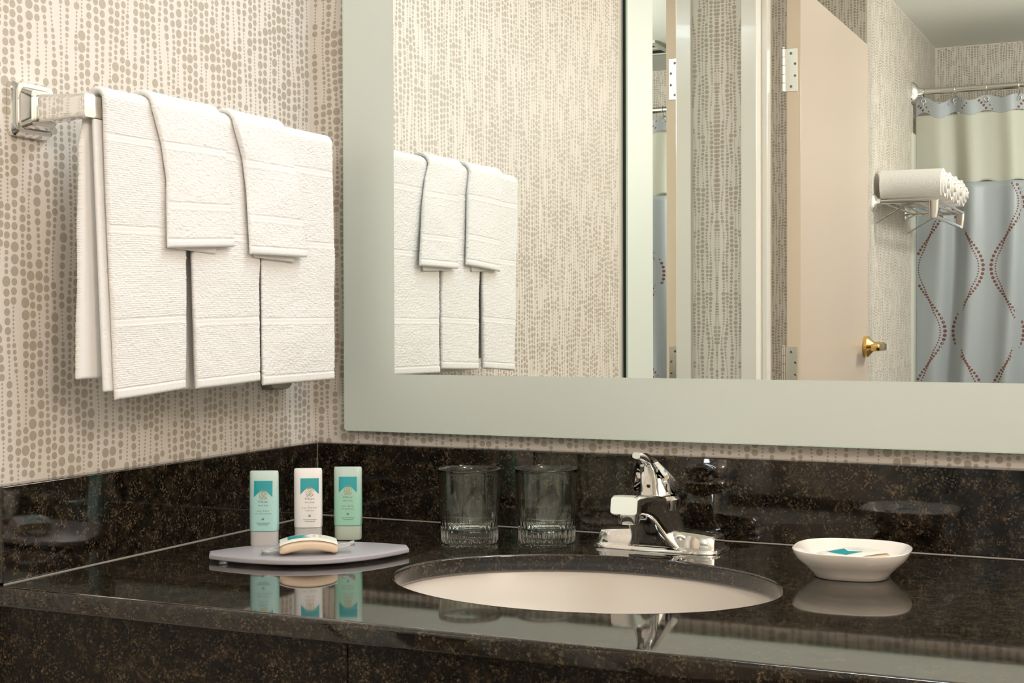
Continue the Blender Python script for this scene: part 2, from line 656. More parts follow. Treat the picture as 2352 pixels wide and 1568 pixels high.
for (d, z) in ((.0075, 0.0), (.0045, 0.0), (.0018, -.0006), (.0004, -.0022), (0, -.005), (0, -.017), (.0015, -.0195), (.003, -.020)):
    R3.append([(*inset(p, d), CT + z) for p in outer])
vt = [p for r in R3 for p in r]
ft = []
for i in range(len(R3) - 1):
    for j in range(n):
        k = (j + 1) % n
        ft.append((i * n + j, i * n + k, (i + 1) * n + k, (i + 1) * n + j))
i = len(R3) - 1
for j in range(n):
    k = (j + 1) % n
    ft.append((i * n + j, i * n + k, k, j))
slab = mesh('countertop_slab', vt, ft, M['granite'], None, True, None, None, 30)
flatten(slab)
sub(slab, van)
sub(boxo('backsplash', (.0205, -.02, CT + .0008), (XR, -.0005, CT + .1016), M['granite'], None, .0016, 2), van)
sub(boxo('side_splash', (.0005, -.612, CT + .0008), (.02, -.0005, CT + .1016), M['granite'], None, .0016, 2), van)
ck = MB()
ck.add([(.02, -.6115, CT), (.0212, -.6115, CT), (.02, -.6115, CT + .0012), (.02, -.02, CT), (.0212, -.02, CT), (.02, -.02, CT + .0012)],
       [(0, 1, 2), (3, 5, 4), (1, 4, 5, 2), (0, 3, 4, 1)])
ck.add([(.02, -.02, CT), (.02, -.0212, CT), (.02, -.02, CT + .0009), (XR, -.02, CT), (XR, -.0212, CT), (XR, -.02, CT + .0009)],
       [(0, 2, 1), (3, 4, 5), (1, 2, 5, 4), (0, 1, 4, 3)])
ck.box((.0198, -.0203, CT + .001), (.0207, -.0195, CT + .1012))
c_ = ck.build('caulk_line', M['caulk'], None, False)
sub(c_, van)
for x0, x1 in ((.0005, .4307), (.4312, 1.35), (1.351, XR)):
    sub(boxo('apron_panel', (x0, -.606, .70), (x1, -.586, CT - .0202), M['granite_edge'], None, .0008, 1), van)
tag(boxo('vanity_cabinet', (.001, -.57, 0), (XR, -.001, .699), M['granite_edge']), 'plain dark cabinet box below the granite top', 'cabinet')

# undermount sink
sk = MB()
rings = []
for (k, z) in ((1.09, -.0205), (1.035, -.0205), (1.02, -.026), (1.0, -.05), (.93, -.09), (.80, -.122), (.55, -.142), (.2, -.150), (.10, -.151)):
    rings.append([(SX + SA * k * math.cos(a), SY + SB * k * math.sin(a), CT + z) for a in [2 * PI * j / 96 for j in range(96)]])
sk.loft([r[::-1] for r in rings], 0, False)
rings = [[(SX + (x - SX) * 1.0 + 0, y, z - .008) for (x, y, z) in r] for r in rings]
sk.loft(rings, 0, False)
sink = empty('sink', (SX, SY, CT - .16), 0, 'cream oval undermount sink set below the granite top', 'sink')
sub(sk.build('basin', M['sink']), sink)
dr = MB().lathe([(.021, -.1495), (.021, -.1475), (.018, -.1465), (.010, -.148), (.0001, -.148)], (SX, SY, CT), 32)
sub(dr.build('drain', M['chrome']), sink)

# ------------------------------------------------------------------ faucet
FX, FY = .558, -.100
fa = empty('faucet', (FX, FY, CT), math.radians(-2.0), 'chrome single-lever faucet on the back rim of the sink', 'faucet')
# local frame: x across, -y towards the sink
b = MB()
ro = lambda w, d, z, e=5: [(x, y - .003, z) for (x, y) in sq(0, 0, w, d, 64, e)]
b.loft([ro(.160, .068, .0003), ro(.160, .068, .002), ro(.157, .065, .0048), ro(.150, .058, .0058)])
b.build('base_plate', M['chrome'], fa)
for sgn in (-1, 1):
    p = MB()
    rr = []
    for (x, w, h) in ((.010, .050, .0235), (.030, .050, .0235), (.055, .047, .0215), (.0700, .043, .0195), (.0728, .040, .0165)):
        pts = []
        for (y, z) in ((-.5, 0), (-.5, .80), (-.47, .95), (-.42, 1), (.42, 1), (.47, .95), (.5, .80), (.5, 0)):
            wz = w * (1 - .10 * max(z, 0))
            pts.append((sgn * x, y * wz - .003, .0052 + z * (h - .0045)))
        rr.append(pts if sgn > 0 else pts[::-1])
    p.loft(rr)
    p.build('base_wing', M['chrome'], fa, auto=28)
# body that sweeps up and forward into the spout
bd = MB()
rings = []
path = [  # underside point (y, z), upper point (y, z), width
    (-.036, .0054, .026, .0054, .0660), (-.0395, .0090, .025, .0095, .0590), (-.0435, .0135, .0235, .0155, .0520), (-.0480, .0185, .0215, .0230, .0470),
    (-.0545, .0250, .0180, .0330, .0435), (-.0630, .0325, .0100, .0455, .0410), (-.0735, .0400, -.006, .0580, .0392), (-.0850, .0458, -.030, .0655, .0382),
    (-.0970, .0495, -.060, .0700, .0372), (-.1080, .0515, -.090, .0728, .0362), (-.1165, .0522, -.1120, .0742, .0350), (-.1200, .0538, -.1165, .0728, .0322)]
for (y0, z0, y1, z1, w) in path:
    rings.append([(x, (y0 + y1) / 2 + q * (y1 - y0), (z0 + z1) / 2 + q * (z1 - z0)) for (x, q) in sq(0, 0, w, 1.0, 56, 7)])
bd.loft(rings)
bd.build('spout', M['chrome'], fa, auto=50)
ae = MB().lathe([(.0001, .0415), (.0112, .0415), (.0122, .0425), (.0125, .0460), (.0125, .055), (.0001, .055)], (0, -.1035, 0), 40)
ae.build('aerator', M['chrome'], fa)
HY = -.0135
hb = MB().lathe([(.0001, .048), (.0255, .048), (.0268, .0555), (.0270, .0605), (.0258, .0622), (.0252, .0650), (.0235, .0660), (.0205, .075), (.0185, .086), (.012, .092), (.0001, .093)],
                (0, HY, 0), 56)
hub = hb.build('handle_hub', M['chrome'], fa)
le = MB()
rings = []
for (y, z, w, t_, ti) in ((-.0400, .0655, .0230, .0055, 0), (-.0412, .078, .0218, .0055, 5), (-.0432, .090, .0205, .0055, 12), (-.0475, .1000, .0190, .0056, 30),
                          (-.0560, .1075, .0165, .0062, 50), (-.0670, .1125, .0150, .0085, 66), (-.0765, .1155, .0140, .0095, 78), (-.0815, .1166, .0095, .0065, 85)):
    t = math.radians(ti)
    dy, dz = math.cos(t), math.sin(t)
    rings.append([(x, y + q * dy, z + q * dz) for (x, q) in sq(0, 0, w, t_, 28, 3.4)])
le.loft(rings)
lever_o = le.build('lever', M['chrome'], fa, auto=60)
# saddle of the handle running back from the lever tip, with two rounded wings
sd = MB()
rings = []
for (y, z, w, droop, t_) in ((-.078, .1200, .008, .000, .0025), (-.066, .1195, .013, .001, .0035), (-.056, .1175, .019, .003, .0035), (-.047, .1135, .027, .007, .005),
                             (-.039, .1085, .040, .012, .007), (-.030, .1030, .052, .017, .010), (-.020, .0980, .057, .018, .011), (-.008, .0925, .054, .013, .009),
                             (.003, .0875, .044, .009, .007), (.009, .0840, .030, .005, .004)):
    top, bot = [], []
    for j in range(17):
        u = -1 + 2 * j / 16
        zz = z - droop * abs(u) ** 2.4
        top.append((u * w / 2, y, zz))
        bot.append((u * w / 2 * .93, y, zz - t_ * (1.0 + .3 * abs(u))))
    rings.append(top + bot[::-1])
sd.loft(rings)
sd.build('handle_saddle', M['chrome'], fa, auto=60)
hl = MB().lathe([(.0001, -.0002), (.0024, -.0002), (.0026, .0002)], (0, 0, 0), 20, 0, 'y', False)
ho = hl.build('set_screw_hole', M['black'], lever_o)
ho.location = (0, -.0439, .078)
ho.rotation_euler = (math.radians(5), 0, 0)

# ------------------------------------------------------------------ big wall mirror with frosted border
mx0, mx1, mz0, mz1, my = .0659, 1.95, CT + .1212, CT + 1.29, -.02
BWI = .0795
wm = empty('wall_mirror', (1.0, -.01, mz0), 0, 'wide wall mirror with a frosted border hung above the sink', 'mirror')
sub(boxo('mirror_glass', (mx0 + BWI, my, mz0 + .0778), (mx1 - BWI, my + .004, mz1 - .08), M['mirror']), wm)
fb = MB()
for (a, b_) in (((mx0, mz0), (mx1, mz0 + .0778)), ((mx0, mz1 - .08), (mx1, mz1)), ((mx0, mz0 + .0778), (mx0 + BWI, mz1 - .08)), ((mx1 - BWI, mz0 + .0778), (mx1, mz1 - .08))):
    fb.box((a[0], my, a[1]), (b_[0], my + .004, b_[1]))
sub(fb.build('frosted_border', M['frosted'], None, False), wm)
ed = MB()
ed.box((mx0 - .0015, my, mz0 - .0015), (mx0, my + .004, mz1))
ed.box((mx0 - .0015, my, mz0 - .0015), (mx1, my + .004, mz0))
sub(ed.build('polished_edge', M['mirror_edge'], None, False), wm)
sub(boxo('mounting_panel', (mx0 + .012, my + .004, mz0 + .02), (mx1 - .03, -.0005, mz1 - .03), M['dark_backing']), wm)

# tall dressing mirror on the left wall, seen in the big one
ys0 = -1.281
dm = empty('wall_mirror', (.01, -1.6, .2), 0, 'tall dressing mirror with frosted edge strip, seen reflected beside the door frame', 'mirror')
sub(boxo('mirror_glass', (.010, WF + .001, .2), (.014, ys0 - .165, 2.3), M['mirror']), dm)
sub(boxo('frosted_border', (.010, ys0 - .165, .2), (.014, ys0 - .002, 2.3), M['frosted']), dm)
sub(boxo('polished_edge', (.010, ys0 - .002, .2), (.014, ys0, 2.3), M['mirror_edge']), dm)
sub(boxo('mounting_panel', (.0005, WF + .001, .2), (.010, ys0 - .008, 2.3), M['dark_backing']), dm)

# ------------------------------------------------------------------ towel bar
BZ = CT + .497
tb = empty('towel_bar', (0, -.3, BZ), 0, 'square chrome towel bar on the left wall holding white towels', 'towel bar')
g = boxo('bar', (.0735, -.548, -.0115 + BZ), (.0855, -.133, .0115 + BZ), M['chrome_soft'], None, .001, 1)
sub(g, tb)
for yy in (-.553, -.128):
    fl = MB()
    d0, dd = 0.0, .0
    rings = []
    for (x, h) in ((.0005, .058), (.006, .058), (.0085, .055), (.013, .052), (.0135, .044), (.024, .036), (.0245, .030)):
        rings.append([(x, yy + u, BZ + v) for (u, v) in sq(0, 0, h, h * 1.02, 48, 9)])
    fl.loft(rings)
    sub(fl.build('wall_plate', M['chrome'], None, auto=22), tb)
    ar = MB()
    rings = []
    for (x, h, hz_) in ((.0245, .024, .030), (.060, .020, .026), (.066, .018, .025), (.080, .017, .025), (.0868, .0155, .024)):
        rings.append([(x, yy + u, BZ + v) for (u, v) in sq(0, 0, h, hz_, 40, 9)])
    ar.loft(rings)
    sub(ar.build('arm', M['chrome'], None, auto=22), tb)

# ------------------------------------------------------------------ towels
AX, AZ = .0795, CT + .5065     # axis the cloth folds over


def wave(rng, n, m, k):
    """smooth random array n x m with feature size k cells"""
    a = rng.standard_normal((n // k + 3, m // k + 3))
    x = np.arange(n) / k
    y = np.arange(m) / k
    xi, yi = x.astype(int), y.astype(int)
    fx, fy = (x - xi), (y - yi)
    fx = fx * fx * (3 - 2 * fx)
    fy = fy * fy * (3 - 2 * fy)
    A = a[xi][:, yi]
    B = a[xi + 1][:, yi]
    C_ = a[xi][:, yi + 1]
    D = a[xi + 1][:, yi + 1]
    return (A * (1 - fx[:, None]) + B * fx[:, None]) * (1 - fy) + (C_ * (1 - fx[:, None]) + D * fx[:, None]) * fy


def drape(mb, rc, th, zb_back, zb_front, yl, yr, seed, rib=.00032, loop=.00022, bands=(), hem=.011, slope=0.0, back=None,
          lean=0.0, puff=.0015, outw=None, bellies=.0, ek=6):
    """closed slab of terry cloth folded over the bar.
    yl, yr: (top, bottom) y of the left and right edges of the front; back: the same for the back panel"""
    rng = np.random.default_rng(seed)
    st = .00078
    front_L = AZ - CT - zb_front
    back_L = AZ - CT - zb_back if zb_back is not None else 0
    arc = PI * rc
    L = back_L + arc + front_L
    ns = int(L / st)
    s = np.linspace(0, L, ns)
    ny = int(abs(yr[0] - yl[0]) / .0011)
    cx = np.zeros(ns)
    cz = np.zeros(ns)
    nx_ = np.zeros(ns)
    nz_ = np.zeros(ns)
    fr_ = np.zeros(ns)
    for i, q in enumerate(s):
        if q < back_L:
            cx[i], cz[i], nx_[i], nz_[i] = AX - rc, AZ - (back_L - q), -1, 0
            fr_[i] = -(back_L - q) / max(back_L, 1e-6)
        elif q < back_L + arc:
            a = PI - (q - back_L) / rc
            cx[i], cz[i], nx_[i], nz_[i] = AX + rc * math.cos(a), AZ + rc * math.sin(a), math.cos(a), math.sin(a)
        else:
            d = q - back_L - arc
            cx[i], cz[i], nx_[i], nz_[i] = AX + rc + lean * (d / front_L), AZ - d, 1, 0
            fr_[i] = d / front_L
    if back is None:
        back = (yl, yr)
    f = np.clip(fr_, 0, 1)
    bk = np.clip(-fr_, 0, 1)
    ease = np.clip(bk * ek, 0, 1)
    L_ = yl[0] + (yl[1] - yl[0]) * f
    R_ = yr[0] + (yr[1] - yr[0]) * f
    L_ = L_ * (1 - ease) + (back[0][0] + (back[0][1] - back[0][0]) * bk) * ease
    R_ = R_ * (1 - ease) + (back[1][0] + (back[1][1] - back[1][0]) * bk) * ease
    if outw is not None:
        L_ += np.interp(fr_, *outw[0])
        R_ += np.interp(fr_, *outw[1])
    # across: outer face then rounded edge, inner face, rounded edge
    no = ny
    ni = max(6, ny // 5)
    u = np.linspace(-1, 1, no)
    uo = np.sign(u) * (1 - (1 - np.abs(u)) ** 1.25)
    half = (R_ - L_) / 2
    mid = (R_ + L_) / 2
    zfront = cz - CT
    sm = np.zeros(ns)           # 1 where the weave is flat (band, hem)
    dsp = np.zeros(ns)
    for zb in bands:
        d = zb - zfront
        on = f > 0.02
        sm = np.maximum(sm, on * np.exp(-((d - .0042) / .0034) ** 4))
        dsp += on * (-.0007 * np.exp(-((d - .0008) / .0009) ** 2) - .0002 * np.exp(-((d - .004) / .003) ** 4) + .0004 * np.exp(-((d - .0082) / .0011) ** 2))
    endd = np.minimum(np.where(f > 0, zfront - zb_front, 9), np.where(bk > 0, zfront - (zb_back if zb_back is not None else 0), 9))
    hm = np.clip(1.25 - endd / hem, 0, 1) ** .5
    hm = np.where(endd < hem, 1.0, 0.0)
    dsp += np.where(np.abs(endd - hem) < .0012, -.0009, 0) + hm * .0004
    ribs = np.sin(2 * PI * s / .00234)
    rw = wave(rng, ns, no, 9) * .5
    ribm = np.sin(2 * PI * s[:, None] / .00234 + rw * 1.6 + wave(rng, ns, no, 40) * 1.2)
    loops = wave(rng, ns, no, 2)
    lumps = wave(rng, ns, no, 14)
    big = wave(rng, ns, no, 70)
    flat = (1 - sm)[:, None] * (1 - hm)[:, None]
    D = (ribm * rib + loops * loop + lumps * .00014) * flat + big * puff * .35 + dsp[:, None]
    hem_r = np.sin(np.arange(no) * .0011 * 2 * PI / .0042 + wave(rng, 1, no, 8)[0]) * .0004
    D += hm[:, None] * hem_r[None]
    edge = np.clip((1 - np.abs(uo)) * half[:, None] / (th * .5), 0, 1)
    prof = np.sqrt(1 - (1 - edge) ** 2)
    prof = .5 * prof + .5 * prof
    belly = bellies * (1 - uo ** 2) * f[:, None] if bellies else 0
    # end of cloth: rounded bottom
    er = np.sqrt(np.clip(1 - (1 - np.clip(endd / (th * .55), 0, 1)) ** 2, 0, 1))
    T = th / 2 * prof * np.maximum(er, .05)[:, None] + D * np.maximum(prof, .25) + belly
    Yo = mid[:, None] + half[:, None] * uo[None]
    jag = ribs * rib * 1.3 + loops[:, 0] * loop
    Yo += np.sign(uo)[None] * (np.abs(uo)[None] > .97) * (jag * (1 - sm) * (1 - hm))[:, None]
    sl = (f * slope)[:, None] * (uo[None])
    Xo = cx[:, None] + nx_[:, None] * T
    Zo = cz[:, None] + nz_[:, None] * T + sl
    ui = np.linspace(1, -1, ni)
    uoi = np.sign(ui) * (1 - (1 - np.abs(ui)) ** 1.25)
    e2 = np.clip((1 - np.abs(uoi)) * half[:, None] / (th * .5), 0, 1)
    p2 = np.sqrt(1 - (1 - e2) ** 2)
    T2 = -th / 2 * p2 * np.maximum(er, .05)[:, None]
    if bellies:
        T2 = T2 + bellies * (1 - uoi ** 2) * f[:, None] * .8
    Yi = mid[:, None] + half[:, None] * uoi[None]
    Xi = cx[:, None] + nx_[:, None] * T2
    Zi = cz[:, None] + nz_[:, None] * T2 + (f * slope)[:, None] * uoi[None]
    # drop the duplicate end columns of the inner face
    X = np.concatenate([Xo, Xi[:, 1:-1]], 1)
    Y = np.concatenate([Yo, Yi[:, 1:-1]], 1)
    Z = np.concatenate([Zo, Zi[:, 1:-1]], 1)
    nc = X.shape[1]
    V = np.stack([X, Y, Z], -1).reshape(-1, 3)
    i0 = np.arange(ns - 1)[:, None] * nc
    j = np.arange(nc)
    k = (j + 1) % nc
    F = np.stack([i0 + j, i0 + k, i0 + nc + k, i0 + nc + j], -1).reshape(-1, 4)
    n0 = len(mb.V)
    mb.V += V.tolist()
    mb.F += [tuple(q) for q in (F + n0).tolist()]
    mb.F.append(tuple(n0 + q for q in range(nc))[::-1])
    mb.F.append(tuple(n0 + (ns - 1) * nc + q for q in range(nc)))
    mb.I += [0] * (len(F) + 2)
    return mb


def flap(mb, x0, th, ztop, zbot, yl, yr, seed, slope=0.0, x1=None):
    """a hanging fold of cloth between two heights (given above the counter)"""
    rng = np.random.default_rng(seed)
    ns, no = int((ztop - zbot) / .0011), max(8, int(abs(yr[0] - yl[0]) / .0014))
    rings = []
    for i in range(ns):
        t = i / (ns - 1)
        a, c = yl[0] + (yl[1] - yl[0]) * t, yr[0] + (yr[1] - yr[0]) * t
        z = CT + ztop - (ztop - zbot) * t
        er = math.sqrt(max(0, 1 - max(0, 1 - (1 - t) * (ztop - zbot) / (th * .5)) ** 2))
        tt = th / 2 * max(er, .05)
        xx = x0 + ((x1 if x1 is not None else x0) - x0) * t
        ring = []
        rb = math.sin(2 * PI * z / .00234) * .0003
        for j in range(no):
            u = -1 + 2 * j / (no - 1)
            e = min(1, (1 - abs(u)) * abs(c - a) / 2 / (th / 2))
            p_ = math.sqrt(max(0, 1 - (1 - e) ** 2))
            ring.append((xx + tt * p_ + (rb + rng.standard_normal() * .00018) * p_, (a + c) / 2 + (c - a) / 2 * u, z + slope * u * t))
        for j in range(4):
            u = 1 - 2 * (j + 1) / 5
            ring.append((xx - tt, (a + c) / 2 + (c - a) / 2 * u, z + slope * u * t))
        rings.append(ring)
    n0 = len(mb.F)
    mb.loft(rings)
    return mb


def towel(name, label, cat, group, builder):
    mb = MB()
    builder(mb)
    o = mesh(name, mb.V, mb.F, M['towel'], None, True, None)
    return tag(o, label, cat, group)


TB = (.4712, .3755, .2765)


def t1(mb):
    drape(mb, .0100, .0068, .2105, .1912, (-.537, -.5215), (-.402, -.4035), 1, bands=TB, slope=.0035, bellies=.002,
          back=((-.549, -.557), (-.41, -.418)),
          outw=([(-1, 0, .3, 1), (0, 0, -.001, 0)], [(-1, 0, .25, .6, 1), (0, 0, .001, .002, 0)]))
    flap(mb, .0815, .0050, .4848, .1965, (-.5445, -.534), (-.43, -.43), 11, x1=.0845)


def t2(mb):
    drape(mb, .0100, .0068, .192, .1958, (-.3965, -.3835), (-.2590, -.2580), 2, bands=TB, slope=.0022, rib=.00026, loop=.00024, bellies=.0018,
          back=((-.40, -.402), (-.26, -.262)))


def t3(mb):
    drape(mb, .0100, .0068, .196, .1930, (-.2545, -.2515), (-.0905, -.0872), 3, bands=TB, slope=.0008, rib=.0002, loop=.00027, bellies=.0015,
          ek=18, back=((-.254, -.256), (-.148, -.150)), outw=([(-1, 1), (0, 0)], [(-1, 0, .5, 1), (0, 0, .003, 0)]))


WB = (.4715, .4075)


def w1(mb):
    drape(mb, .0172, .0064, .365, .3565, (-.4665, -.4460), (-.3440, -.3235), 4, bands=(.4720, .4070), slope=.0035, rib=.00012, loop=.00024, hem=.009,
          puff=.003, bellies=.004, lean=.004, back=((-.46, -.452), (-.345, -.335)),
          outw=([(-1, 0, .25, .5, 1), (0, 0, .010, .012, 0)], [(-1, 0, .2, .6, 1), (0, 0, .004, .001, 0)]))
    flap(mb, .0925, .0042, .42, .3520, (-.440, -.440), (-.350, -.352), 14, x1=.0955, slope=-.0018)


def w2(mb):
    drape(mb, .0172, .0064, .360, .3530, (-.3180, -.2930), (-.2090, -.1700), 5, bands=(.4660, .4010), slope=.0005, rib=.00012, loop=.00024, hem=.009,
          puff=.003, bellies=.004, lean=.005, back=((-.31, -.30), (-.20, -.19)),
          outw=([(-1, 0, .25, .5, 1), (0, 0, .010, .010, 0)], [(-1, 0, .15, .4, 1), (0, 0, .006, .008, 0)]))
    flap(mb, .0925, .0042, .42, .3480, (-.285, -.278), (-.200, -.19), 15, x1=.0965, slope=-.0014)


towel('hand_towel', 'white hand towel on the bar farthest from the mirror, back half showing', 'towel', 'hand towels on the bar', t1)
towel('hand_towel', 'white hand towel in the middle of the towel bar', 'towel', 'hand towels on the bar', t2)
towel('hand_towel', 'white hand towel on the bar nearest the frosted mirror', 'towel', 'hand towels on the bar', t3)
towel('washcloth', 'short white washcloth on the bar, the one farther from the mirror', 'washcloth', 'washcloths over the hand towels', w1)
towel('washcloth', 'short white washcloth on the bar, the one nearer the mirror', 'washcloth', 'washcloths over the hand towels', w2)

# grey box whose corner shows under the towels
cv = MB()
rings = []
for (x, k) in ((.0005, 1), (.010, 1), (.014, .9)):
    rings.append([(x, -.098 + u * k, CT + .236 + v * (1 if k == 1 else .96)) for (u, v) in sq(0, 0, .060, .114, 40, 7)])
cv.loft(rings)
tag(cv.build('outlet_cover', M['grey_metal'], None, auto=30), 'grey cover plate on the left wall peeping out under the towels', 'outlet cover')


# ------------------------------------------------------------------ drinking glasses
def glass(x, y, rz, label):
    t = empty('drinking_glass', (x, y, CT), rz, label, 'glass', 'drinking glasses behind the sink')
    n = 168
    out_p = [(.0300, .0006), (.0335, .0012), (.0350, .0040), (.0351, .010), (.0354, .022), (.0358, .036), (.0363, .0405), (.0367, .044), (.0376, .065), (.0383, .085), (.0384, .0888), (.0386, .0900), (.0384, .0911), (.0378, .0914)]
    in_p = [(.0366, .0898), (.0362, .085), (.0355, .065), (.0346, .044), (.0336, .030), (.0322, .020), (.0300, .0158), (.0200, .0146), (.0002, .0143)]

    def rf(a, r, z):
        if z > .042 or z < .0008:
            return 1.0
        k = min(1, (.042 - z) / .012)
        k *= min(1, z / .004)
        return 1 - .030 * k * abs(math.sin(a * 14)) ** 1.0

    def rfi(a, r, z):
        if z > .036 or r < .02:
            return 1.0
        return 1 - .02 * min(1, (.036 - z) / .01) * abs(math.sin(a * 14))
    rings = []
    for (r, z) in out_p:
        rings.append([(r * rf(a, r, z) * math.cos(a), r * rf(a, r, z) * math.sin(a), z) for a in [2 * PI * j / n for j in range(n)]])
    for (r, z) in in_p:
        rings.append([(r * rfi(a, r, z) * math.cos(a), r * rfi(a, r, z) * math.sin(a), z) for a in [2 * PI * j / n for j in range(n)]])
    # rounded foot with a shallow dimple below
    foot = [[(r * math.cos(a), r * math.sin(a), z) for a in [2 * PI * j / n for j in range(n)]] for (r, z) in ((.0002, .0030), (.018, .0028), (.026, .0012))]
    mb = MB()
    mb.loft(foot + rings, 0, True)
    mb.build('tumbler', M['glass'], t, auto=60)
    return t


glass(.3305, -.160, 0, 'clear ribbed-base drinking glass nearer the toiletry tray')
glass(.4155, -.1185, .05, 'clear ribbed-base drinking glass nearer the faucet')

# ------------------------------------------------------------------ toiletry tray
tr = empty('toiletry_tray', (.21, -.33, CT), 0, 'pale lilac frosted acrylic tray with curved sides holding toiletries', 'tray')
A_, B_ = Vector((.1195, -.3985)), Vector((.3035, -.2665))
ax = (B_ - A_)
Lt = ax.length
ax.normalize()
nr = Vector((ax.y, -ax.x))      # towards the viewer
out = []
NS = 40
for k in range(NS + 1):
    u = k / NS
    out.append(A_ + ax * Lt * u + nr * (.013 + .060 * (1 - (2 * u - 1) ** 2) ** 1.0))
for k in range(NS + 1):
    u = 1 - k / NS
    out.append(A_ + ax * Lt * u + nr * (-.011 - .048 * (1 - (2 * u - 1) ** 2)))
cc = (A_ + B_) / 2
bm = bmesh.new()
vs = [bm.verts.new((p.x, p.y, 0)) for p in out]
bm.faces.new(vs)
r_ = bmesh.ops.extrude_face_region(bm, geom=bm.faces[:])
for v in [q for q in r_['geom'] if isinstance(q, bmesh.types.BMVert)]:
    v.co.z += .0060
bmesh.ops.recalc_face_normals(bm, faces=bm.faces[:])
es = [e for e in bm.edges if abs(e.verts[0].co.z - e.verts[1].co.z) < 1e-6]
bmesh.ops.bevel(bm, geom=es, offset=.0016, segments=3, profile=.5, affect='EDGES')
mb = MB().bm(bm, 0, Matrix.Translation((0, 0, CT + .0030)))
sub(mb.build('tray_plate', M['acrylic'], None, auto=40), tr)
for (px, py) in ((.150, -.4135), (.285, -.325), (.150, -.352), (.258, -.262)):
    q = MB().lathe([(.0001, 0), (.0042, 0), (.0052, .0008), (.0050, .0022), (.0040, .0031), (.0001, .0031)], (px, py, CT), 24)
    sub(q.build('bumper_foot', M['bumper']), tr)
TZ = CT + .009


# ------------------------------------------------------------------ toiletry bottles
def text_mesh(txt, size, spacing=1.0):
    cu = bpy.data.curves.new('t', 'FONT')
    cu.body = txt
    cu.size = size
    cu.align_x = 'CENTER'
    cu.space_character = spacing
    cu.resolution_u = 2
    ob = bpy.data.objects.new('t', cu)
    COL.objects.link(ob)
    dg = bpy.context.evaluated_depsgraph_get()
    me = bpy.data.meshes.new_from_object(ob.evaluated_get(dg))
    V = [v.co[:] for v in me.vertices]
    F = [list(p.vertices) for p in me.polygons]
    bpy.data.objects.remove(ob)
    bpy.data.curves.remove(cu)
    bpy.data.meshes.remove(me)
    return V, F


def half_depth(z, H):
    """front-to-back half depth of the tube at height z: flattens towards the sealed end"""
    t = max(0, (z - .030) / (H - .030))
    return .0115 - .0062 * t ** 1.6


